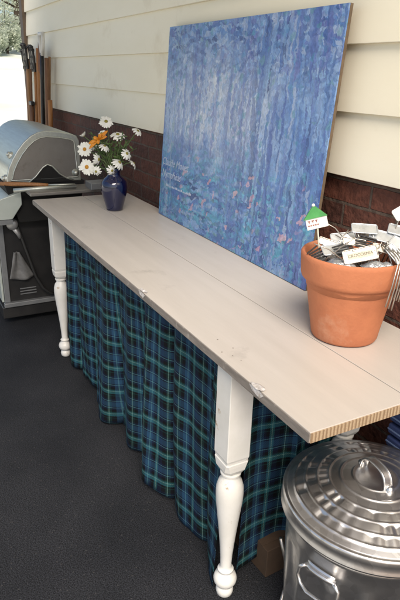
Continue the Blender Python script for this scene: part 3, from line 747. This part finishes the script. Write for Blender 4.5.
# little house tag on a stick
hb = at(-.093,.062,.010)
tg = thing('house_tag', 'little white house shaped tag with green roof on a thin stick', 'plant tag', tuple(at(-.082,-.03,.015)))
MB().tube([at(-.078,-.04,.02), hb], .0018, 6).build('stick', M['pole_white'], tg)
fr = frame(FW*.97+UPV*.1+RV*-.1, RV + UPV*.28)
def hp(u, v, w=0): return tuple(hb + fr @ Vector((u, v, w)))
hs = MB(); hs.add([hp(-.024,-.004,.003),hp(.024,-.004,.003),hp(.024,.022,.003),hp(-.024,.022,.003),hp(-.024,-.004,-.003),hp(.024,-.004,-.003),hp(.024,.022,-.003),hp(-.024,.022,-.003)], [(0,1,2,3),(7,6,5,4),(0,4,5,1),(1,5,6,2),(2,6,7,3),(3,7,4,0)])
hs.build('house_body', M['card'], tg)
rf = MB(); P_ = [(-.028,.0205),(.026,.0205),(.004,.046),(-.004,.046)]
rf.add([hp(u, v, .005) for u, v in P_] + [hp(u, v, -.005) for u, v in P_], [(0,1,2,3),(7,6,5,4),(0,4,5,1),(1,5,6,2),(2,6,7,3),(3,7,4,0)]); rf.build('house_roof', M['green_paint'], tg)
MB().lathe([(0,-.004),(.003,-.003),(.0042,0),(.003,.003),(0,.004)], hp(0,.049,0), 10).build('roof_knob', M['card'], tg)
wn = MB()
for k in range(3):
    u = -.020 + .0082*k
    wn.add([hp(u,.0165,.0034),hp(u+.0062,.0165,.0034),hp(u+.0062,.0148,.0034),hp(u,.0148,.0034)], [(0,1,2,3)])
    wn.add([hp(u+.0012,.0146,.0034),hp(u+.005,.0146,.0034),hp(u+.0031,.0095,.0034)], [(0,1,2)])
for k in range(5):
    u = -.021 + .0052*k; wn.add([hp(u,.0065,.0034),hp(u+.004,.0065,.0034),hp(u+.0036,.0035,.0034),hp(u+.0003,.0037,.0034)], [(0,1,2,3)])
wn.build('painted_windows', M['ink_red'], tg, fix=False)

# ------------------------------------------------------------------ galvanised trash can
KX, KY, LZ, LR = -.741, .872, .45, .205
can = thing('trash_can', 'galvanised steel trash can with ridged lid under the table end', 'trash can', (KX, KY, 0))
def ribs(a, z, j):
    if j in (4,5,6,7): return 1 + .026*math.copysign(abs(math.sin(a*15))**.6, math.sin(a*15))
    return 1
MB().lathe([(0,.012),(.163,.012),(.168,.0),(.170,.006),(.172,.035),(.174,.06),(.182,.20),(.187,.335),(.188,.350),(.190,.370),(.191,.395),(.194,.400),(.194,.408),(.191,.412),(.192,.445),(.186,.445)], (0,0,0), 180, rfun=lambda a,z,j: ribs(a,z,j)).build('can_body', M['galv'], can).location = (0,0,0)
# lid: domed, stepped rings with pressed facets between
prof = []
ringsR = [.050, .078, .104, .130, .156, .180]
N_A = 216
prof = [(0,.0555),(.028,.0555),(.044,.054)]
def dome(r): return .008 + .050*(1-(r/.205)**2)
R_ = .050
while R_ < .1975:
    d = min(abs(R_-q) for q in ringsR); b_ = .0022*math.exp(-(d/.0026)**2)
    prof.append((R_, dome(R_)+b_)); R_ += .0016
prof += [(.199,.0100),(.2025,.0115),(.2055,.0098),(.2070,.006),(.2065,-.004),(.2060,-.020),(.2085,-.0235),(.2085,-.027),(.2045,-.027),(.203,-.010)]
lv = MB(); o = []; f = []
rnd = random.Random(4); fac = [[rnd.uniform(-1,1) for _ in range(36)] for _ in range(8)]
for j, (r, z) in enumerate(prof):
    for i in range(N_A):
        a = 2*PI*i/N_A; dz = 0
        if .104 < r < .182:
            band = sum(r > q for q in ringsR); t0 = ringsR[band-1]; t1 = ringsR[band] if band < 6 else .197
            e = math.sin(PI*max(0, min(1, (r-t0)/(t1-t0))))
            s_ = a*36/(2*PI); k = int(s_) % 36; fr_ = s_-int(s_)
            dz = min(1, e*1.5)*(.0012*(abs(2*fr_-1)*2-1) + .0034*fac[band][k]*(1-abs(2*fr_-1)) + .0006*math.sin(a*5+band))
        o.append((r*math.cos(a), r*math.sin(a), z+dz))
for j in range(len(prof)-1):
    for i in range(N_A):
        k = (i+1) % N_A; f.append((j*N_A+i, j*N_A+k, (j+1)*N_A+k, (j+1)*N_A+i))
lv.add(o, f, True)
lid = lv.build('lid', M['galv'], can); lid.location = (0,0,LZ)
lid.rotation_euler = (0,0,0)
# lid handle: strap bail with riveted feet
ha = math.radians(-7)
def hpnt(u, v, w): 
    q = rotz(ha) @ Vector((u, v, 0)); return (q.x, q.y, w)
hd = MB(); path = []
for t in range(17):
    a = PI*t/16; path.append((-.044*math.copysign(abs(math.cos(a))**.7, math.cos(a)), .052+.040*math.sin(a)**.8))
for s_ in (-1, 1):
    hd.tube([hpnt(u, s_*.009, w) for u, w in path], .0030, 8)
for i in range(len(path)-1):
    pass
st = []
for u, w in path: st += [hpnt(u, -.009, w+.001), hpnt(u, .009, w+.001)]
hd.add(st, [(2*i, 2*i+1, 2*i+3, 2*i+2) for i in range(len(path)-1)], True)
for s_ in (-1, 1):
    q = hpnt(s_*.050, 0, .058); hd.lathe([(0,.009),(.006,.008),(.010,.002),(.010,-.004)], q, 12)
ho = hd.build('lid_handle', M['galv'], lid, fix=True); ho.location = (0,0,0)
# side bail handle
sa = math.radians(-73)
sh = MB(); rr0 = .193
def sp_(du, dv, out=0):    # around, up, outward on the can side
    a = sa + du/rr0; return ((rr0+out)*math.cos(a), (rr0+out)*math.sin(a), .358+dv)
br = []
for i in range(7):
    u = -.034 + .068*i/6; br += [sp_(u, .010, .004), sp_(u, -.012, .004)]
shb = MB(); shb.add(br, [(2*i, 2*i+2, 2*i+3, 2*i+1) for i in range(6)], True)
shb.tube([sp_(-.036,-.002,.006), sp_(-.018,0,.0085), sp_(0,0,.0085), sp_(.018,0,.0085), sp_(.036,-.002,.006)], .006, 8)
sbo = shb.build('handle_bracket', M['galv'], can); sbo.location = (0,0,0)
sbo.modifiers.new('t', 'SOLIDIFY').thickness = .002
sh.tube([sp_(-.034,0,.010), sp_(-.046,-.012,.014), sp_(-.048,-.035,.016), sp_(-.036,-.050,.018), sp_(-.015,-.052,.024), sp_(.015,-.052,.024), sp_(.036,-.050,.018), sp_(.048,-.035,.016), sp_(.046,-.012,.014), sp_(.034,0,.010)], .0042, 8)
sho = sh.build('side_handle', M['galv'], can); sho.location = (0,0,0)

# ------------------------------------------------------------------ things under and behind the table end
bx = thing('cardboard_box', 'brown cardboard box on the floor under the table end', 'box', (-1.10, .85, 0))
MB().box((-1.115, .88, .050), (.24, .22, .098), rotz(.06)).build('box_body', M['carton'], bx, bevel=.002)
MB().box((-1.115, .84, .103), (.205, .13, .003), Matrix.Rotation(.05, 3, 'X')).build('box_flap', M['carton'], bx)
rod = MB().tube([(-.965,.80,.16), (-.955,.815,.09), (-.945,.82,.045), (-.925,.80,.018), (-.89,.76,.010)], .006, 8).build('bent_rod', M['wire'], loc=(-.945,.80,0))
tag(rod, 'pale bent rod on the floor between the table leg and can', 'rod')
np_ = thing('slatted_panel', 'dark navy slatted panel standing against the brick behind the can', 'panel', (-.72, 1.07, 0))
MB().box((-.66, 1.085, .36), (.46, .012, .72)).build('panel_board', M['navy'], np_)
for k in range(18):
    zz = .03 + .0385*k
    MB().box((-.66, 1.072, zz), (.46, .022, .030)).build('slat', M['navy'], np_, bevel=.006)
    MB().box((-.66, 1.0605, zz), (.455, .003, .0035)).build('slat_piping', M['navy_light'], np_)

# ------------------------------------------------------------------ barbecue grill
GX1, GX0 = -3.05, -3.80
grill = thing('barbecue_grill', 'stainless gas barbecue with closed curved hood at the far table end', 'grill', (-3.42, .68, 0))
hood = [(.512,.800),(.515,.835),(.527,.880),(.550,.925),(.580,.970),(.615,1.010),(.652,1.040),(.690,1.058),(.730,1.064),(.800,1.058),(.862,1.046),(.890,1.034),(.904,1.012),(.907,.980),(.905,.800)]
HO = MB().prism(hood, GX0, GX1).build('hood', M['steel'], grill, bevel=.006)
def inset(poly, d):
    cx = sum(p[0] for p in poly)/len(poly); cy = sum(p[1] for p in poly)/len(poly); out = []
    n = len(poly)
    for i in range(n):
        a, b, c = poly[i-1], poly[i], poly[(i+1) % n]
        e1 = Vector((b[0]-a[0], b[1]-a[1])).normalized(); e2 = Vector((c[0]-b[0], c[1]-b[1])).normalized()
        nn = Vector((e1.y+e2.y, -e1.x-e2.x)); nn.normalize()
        q = Vector(b) + nn*d
        if (q - Vector((cx, cy))).length > (Vector(b)-Vector((cx, cy))).length: q = Vector(b) - nn*d
        out.append((q.x, q.y))
    return out
hin = inset(hood, .030)
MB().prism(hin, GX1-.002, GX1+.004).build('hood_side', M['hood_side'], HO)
tr = MB(); loop = [(GX1+.005, y, zz) for y, zz in hin]; tr.tube(loop, .0032, 6, closed=True); tr.build('side_trim', M['steel'], HO)
# dark notch with its trim
notch = [(.615,.800),(.660,.835),(.700,.880),(.725,.895),(.750,.885),(.785,.845),(.825,.818),(.860,.806),(.860,.800)]
MB().prism(notch, GX1+.002, GX1+.0075).build('notch', M['dark_inside'], HO)
MB().tube([(GX1+.009, y, zz) for y, zz in notch[:-1]], .0042, 6).build('notch_trim', M['steel'], HO)
for (kx, ky, kz, d) in ((GX1+.006, .873, .845, (1,0,0)), (-3.08, .548, .945, (.2,-.8,.5)), (-3.07, .512, .83, (.2,-.95,.1))):
    t = MB().lathe([(0,.020),(.010,.018),(.013,.012),(.011,.006),(.019,.004),(.020,-.004)], (kx, ky, kz), 20, frame(d, (0,0,1))); t.build('hood_bolt', M['steel'], HO)
MB().tube([(-3.15,.50,.90),(-3.15,.46,.90),(-3.7,.46,.90),(-3.7,.50,.90)], .012, 10).build('hood_handle', M['steel'], HO)
# fire box under the hood
MB().prism([(.56,.60),(.50,.80),(.92,.80),(.88,.60)], GX0, GX1+.0).build('fire_box', M['dark_inside'], grill)
# control panel
cp = MB().prism([(.385,.625),(.385,.665),(.470,.735),(.575,.765),(.575,.70),(.52,.625)], GX0-.05, GX1+.03).build('control_panel', M['panel_steel'], grill, bevel=.004)
MB().prism([(.383,.600),(.383,.624),(.52,.624),(.52,.600)], GX0-.05, GX1+.03).build('panel_base', M['grill_grey'], cp)
for kx in (-3.12, -3.32, -3.52, -3.72):
    MB().lathe([(0,.030),(.018,.028),(.022,.022),(.021,.006),(.028,.004),(.029,0)], (kx, .425, .700), 20, frame((0,-.64,.77))).build('control_knob', M['black_plastic'], cp)
# side shelf folded level with the table
ss = MB().box((-2.955, .80, .775), (.17, .42, .018)).build('side_shelf', M['hood_side'], grill, bevel=.004)
MB().box((-2.90, .96, .800), (.10, .13, .035)).build('shelf_box', M['grill_grey'], ss, bevel=.004)
MB().tube([(-2.98,.53,.782),(-2.95,.66,.790),(-2.93,.84,.794)], .011, 8).build('shelf_rail', M['steel'], ss)
# cabinet
CX1, CX0, CY0, CY1 = -3.12, -3.78, .455, .90
cab = MB().box(((CX0+CX1)/2, (CY0+CY1)/2, .36), (CX1-CX0, CY1-CY0, .50)).build('cabinet', M['cabinet'], grill, bevel=.004)
MB().box(((CX0+CX1)/2, (CY0+CY1)/2-.006, .075), (CX1-CX0+.03, CY1-CY0+.03, .07)).build('cabinet_base', M['cabinet'], cab, bevel=.006)
MB().box((CX1+.012, (CY0+CY1)/2, .122), (.03, CY1-CY0+.02, .026)).build('sill', M['grill_grey'], cab, bevel=.004)
MB().box((CX1+.003, CY0+.012, .37), (.012, .03, .47)).build('corner_post', M['grill_grey'], cab, bevel=.003)
MB().box((CX1-.15, CY0-.008, .36), (.27, .012, .46)).build('door', M['panel_steel'], cab, bevel=.003)
MB().box((CX1-.485, CY0-.008, .36), (.30, .012, .46)).build('door', M['panel_steel'], cab, bevel=.003)
MB().lathe([(0,.003),(.040,.003),(.044,.0),(.044,-.002)], (CX1+.001, .635, .485), 28, frame((1,0,0))).build('round_opening', M['dark_inside'], cab)
for k in range(3):
    MB().box((CX1+.0015, .585, .172+.016*k), (.004, .09, .005)).build('vent_slot', M['grill_grey'], cab)
for (wx, wy) in ((-3.17,.50),(-3.17,.86),(-3.73,.50),(-3.73,.86)):
    MB().lathe([(0,-.012),(.017,-.012),(.019,-.008),(.019,.008),(.017,.012),(0,.012)], (wx, wy, .019), 16, frame((1,0,0))).build('caster', M['black_plastic'], grill)
hs_ = MB().tube([(CX1+.02,.535,.60),(CX1+.03,.555,.56),(CX1+.035,.575,.48),(CX1+.035,.60,.38),(CX1+.035,.625,.28),(CX1+.035,.66,.205),(CX1+.04,.70,.165),(CX1+.02,.75,.155)], .008, 8).build('gas_hose', M['hose'], grill)
MB().lathe([(0,.014),(.020,.012),(.030,.004),(.031,-.004),(.024,-.012),(0,-.014)], (CX1+.038,.525,.585), 24, frame((.9,-.3,.2))).build('regulator', M['regulator'], hs_)
MB().tube([(CX1+.035,.53,.565),(CX1+.036,.553,.53),(CX1+.036,.562,.505)], [.013,.012,.009], 10).build('hose_fitting', M['regulator'], hs_)
# rag hanging on the cabinet side
def rag(u, v):
    w = .02 + .085*v; x = CX1 + .016 + .008*math.sin(u*9+v*2) + .006*v
    y = .535 + (u-.45)*w*1.3 + .012*v; zz = .425 - .145*v - .018*math.sin(u*3.0)*v
    return (x, y, zz), (u, v)
ro = MB().grid(rag, 16, 12).build('rag', M['cloth'], fix=False, loc=(CX1+.02,.54,.43))
ro.modifiers.new('t', 'SOLIDIFY').thickness = .003
tag(ro, 'grey rag hanging on the black side of the barbecue', 'rag')
# grill tool laid across the shelf
tool = thing('grill_spatula', 'long wooden handled grill tool lying in front of the hood', 'grill tool', (-2.98,.55,.80))
MB().tube([(-3.10,.46,.803),(-3.03,.54,.806),(-2.97,.66,.806),(-2.95,.70,.806)], [.010,.012,.010,.007], 8).build('handle', M['handle_wood'], tool)
MB().tube([(-2.95,.70,.806),(-2.93,.78,.806),(-2.92,.83,.806)], .004, 8).build('shaft', M['steel'], tool)

# ------------------------------------------------------------------ long handled garden tools against the siding
TG = 'long handled garden tools leaning on the siding'
def pole(name, label, x0, x1, ztop, mat, r=.015, yb=1.075, ybot=1.02, zb=.01):
    t = thing(name, label, 'garden tool', (x0, ybot, zb), TG)
    n = 8; pts = [(x0+(x1-x0)*i/n, ybot+(yb-ybot)*i/n, zb+(ztop-zb)*i/n) for i in range(n+1)]
    MB().tube(pts, r*.82, 10).build('pole', M[mat], t); return t
def head(t, x, y, z0, z1, w, n):
    h = MB()
    for k in range(n):
        u = -.5 + k/(n-1)
        h.tube([(x+u*w*.75, y, z0), (x+u*w, y-.008, z0+(z1-z0)*.5), (x+u*w*.97, y-.014, z1-.02*abs(u)), (x+u*w*.97, y-.030, z1-.02*abs(u)-.006)], .0085, 5)
    for q in (.05, .3, .55, .8):
        h.box((x, y-.008*q, z0+(z1-z0)*q), (w*(.80+.2*q), .012, .020))
    h.build('rake_head', M['black_plastic'], t)
    c = MB()
    for q in (.18, .43, .68):
        for k in range(n-1):
            u = -.5 + (k+.5)/(n-1)
            if (k + int(q*10)) % 2: c.box((x+u*w*.9, y-.016, z0+(z1-z0)*q), (w*.35/n, .004, .030))
    c.build('pale_flecks', M['wire'], t)
t = pole('garden_rake', 'black rake standing against the brown corner trim', -4.97, -4.95, 1.36, 'pole_brown'); head(t, -4.945, 1.07, 1.34, 1.50, .13, 5)
t = pole('garden_rake', 'black rake in the middle of the three dark heads, raised highest', -4.84, -4.81, 1.40, 'pole_tan', yb=1.05); head(t, -4.81, 1.045, 1.36, 1.54, .11, 5)
t = pole('garden_rake', 'black rake with an orange brown pole, rightmost of the three dark heads', -4.69, -4.67, 1.35, 'pole_orange'); head(t, -4.67, 1.065, 1.34, 1.525, .12, 5)
pole('garden_pole', 'plain brown tool handle behind the first two black rakes', -4.90, -4.88, 1.42, 'pole_brown', .012, 1.09)
pole('garden_pole', 'tan tool handle hidden at the top behind the rightmost black rake', -4.75, -4.74, 1.40, 'pole_tan', .014, 1.095)
pole('garden_pole', 'orange brown tool handle just right of the black rakes', -4.575, -4.56, 1.50, 'pole_orange', .019, 1.08)
pole('garden_pole', 'cream coloured tool handle in the middle of the row', -4.50, -4.46, 1.49, 'pole_white', .020, 1.08)
t = pole('garden_hoe', 'tool with a rusty head leaning by the cream handle', -4.55, -4.42, 1.40, 'pole_orange', .014, 1.06)
MB().prism([(-4.45,1.35),(-4.40,1.32),(-4.37,1.40),(-4.375,1.53),(-4.40,1.535),(-4.43,1.44)], 1.045, 1.055, 'y').build('hoe_blade', M['rust'], t)
t = pole('garden_spade', 'spade with white looped grip and black slanting shaft', -4.56, -4.33, 1.46, 'black_plastic', .017, 1.05)
MB().tube([(-4.33,1.05,1.44),(-4.36,1.05,1.53),(-4.37,1.05,1.585),(-4.27,1.05,1.585),(-4.275,1.05,1.53),(-4.32,1.05,1.45)], .013, 8).build('looped_grip', M['card'], t)
pole('garden_pole', 'dark brown handle slanting at the right end of the row', -4.40, -4.24, 1.43, 'pole_brown', .021, 1.06)
pole('garden_pole', 'slim tan handle between the black slanting shaft and the dark brown one', -4.42, -4.285, 1.44, 'pole_tan', .011, 1.09)
t = pole('garden_broom', 'short orange broom handle low at the right end', -4.23, -4.195, 1.16, 'pole_orange', .02, 1.05)
t = pole('garden_fork', 'short black handled fork standing low among the poles', -4.72, -4.68, 1.10, 'pole_brown', .018, 1.03, .99)
MB().box((-4.68,1.03,1.115), (.09,.03,.03)).build('fork_grip', M['black_plastic'], t, bevel=.008)

# ------------------------------------------------------------------ trees out in the garden
def tree(x, y, h, cr, seed, label, base=.3, zb=2.3, name='tree', cat='tree', n=64, ls=1):
    rnd = random.Random(seed)
    t = thing(name, label, cat, (x, y, zb), cat + 's beyond the open end of the patio')
    tk = MB(); tk.tube([(x, y, -.3), (x+.1, y, h*.3), (x-.05, y+.1, h*.6), (x, y, h*.9)], [.09*cr,.07*cr,.05*cr,.014*cr], 10)
    tips = []
    for k in range(9):
        a = rnd.uniform(0, 2*PI); z0 = h*rnd.uniform(.3, .8); L_ = cr*rnd.uniform(.6, 1)
        e = Vector((x+L_*math.cos(a), y+L_*math.sin(a), z0+rnd.uniform(.2,.9))); tips.append(e)
        tk.tube([(x, y, z0), tuple(Vector((x,y,z0)).lerp(e, .5)+Vector((0,0,.1))), tuple(e)], [.025*cr,.017*cr,.006*cr], 6)
    tk.v = [(p[0], p[1], p[2]+zb) for p in tk.v]; tk.build('trunk', M['bark'], t)
    lf = MB(); vs = []; fs = []
    cl = []
    for k in range(n):
        a = rnd.uniform(0, 2*PI); u = rnd.uniform(-1, 1); rr = rnd.uniform(.35, 1)
        cl.append((Vector((x+cr*rr*math.cos(a)*math.sqrt(1-u*u), y+cr*rr*math.sin(a)*math.sqrt(1-u*u), h*(base+1)/2+h*(1-base)/2*u*rr)), rnd.uniform(.25,.6)*cr*.6))
    for c, r in cl:
        for _ in range(170):
            d = Vector((rnd.gauss(0,1), rnd.gauss(0,1), rnd.gauss(0,1))).normalized()*r*rnd.random()**.4; p = c + d
            n = Vector((rnd.gauss(0,1), rnd.gauss(0,1), rnd.gauss(0,1)+.8)).normalized(); a_ = n.orthogonal().normalized(); b_ = n.cross(a_); s_ = rnd.uniform(.05,.12)*ls
            b0 = len(vs); vs += [p-a_*s_, p+b_*s_*.5, p+a_*s_, p-b_*s_*.5]; fs.append((b0,b0+1,b0+2,b0+3))
    lf.add([(p[0], p[1], p[2]+zb) for p in vs], fs); lf.build('crown', M['tree_leaf'], t, fix=False)
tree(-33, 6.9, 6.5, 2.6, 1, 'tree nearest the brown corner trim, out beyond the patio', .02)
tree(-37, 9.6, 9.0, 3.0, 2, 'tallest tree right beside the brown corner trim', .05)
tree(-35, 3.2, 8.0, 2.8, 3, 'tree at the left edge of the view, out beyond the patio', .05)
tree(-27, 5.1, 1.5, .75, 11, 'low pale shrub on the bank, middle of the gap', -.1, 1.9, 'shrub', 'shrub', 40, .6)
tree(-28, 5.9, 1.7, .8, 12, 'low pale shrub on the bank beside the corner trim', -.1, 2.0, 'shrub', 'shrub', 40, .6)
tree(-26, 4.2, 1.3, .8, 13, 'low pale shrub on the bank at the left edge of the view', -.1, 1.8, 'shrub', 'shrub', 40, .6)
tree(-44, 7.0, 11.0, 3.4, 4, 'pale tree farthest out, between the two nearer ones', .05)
# ------------------------------------------------------------------ light, sky, camera
scene = bpy.context.scene
w = bpy.data.worlds.new('World'); scene.world = w; w.use_nodes = True
nt = w.node_tree; bg = nt.nodes['Background']; sky = nt.nodes.new('ShaderNodeTexSky'); sky.sky_type = 'NISHITA'; sky.sun_disc = False
sd_ = Vector((.62, -.27, .74)).normalized()
sky.sun_elevation = math.asin(sd_.z); sky.sun_rotation = math.atan2(sd_.x, sd_.y); sky.dust_density = 2.0; sky.air_density = 1.0; sky.ozone_density = 1.0
nt.links.new(sky.outputs[0], bg.inputs[0]); bg.inputs[1].default_value = .15
sl = bpy.data.lights.new('sun', 'SUN'); sl.energy = 4.4; sl.angle = math.radians(35); sl.color = (1, .89, .75)
so = bpy.data.objects.new('sun', sl); C.objects.link(so); so.rotation_euler = (-sd_).to_track_quat('-Z', 'Y').to_euler(); so.location = (0, 0, 6)

cam = bpy.data.cameras.new('camera'); co = bpy.data.objects.new('camera', cam); C.objects.link(co)
cam.sensor_fit = 'VERTICAL'; cam.sensor_height = 36; cam.lens = 569.8/600*36; cam.clip_end = 2000; cam.clip_start = .02
yaw, pitch, roll = .498, .3764, -.0267
fw = Vector((-math.cos(yaw)*math.cos(pitch), math.sin(yaw)*math.cos(pitch), -math.sin(pitch))); rt = Vector((math.sin(yaw), math.cos(yaw), 0)); dn = fw.cross(rt)
r2 = rt*math.cos(roll) + dn*math.sin(roll); d2 = dn*math.cos(roll) - rt*math.sin(roll)
co.matrix_world = Matrix.Translation((0, 0, 1.35)) @ Matrix((r2, -d2, -fw)).transposed().to_4x4()
scene.camera = co
scene.render.engine = 'CYCLES'
scene.view_settings.view_transform = 'Standard'; scene.view_settings.look = 'None'; scene.view_settings.exposure = 0
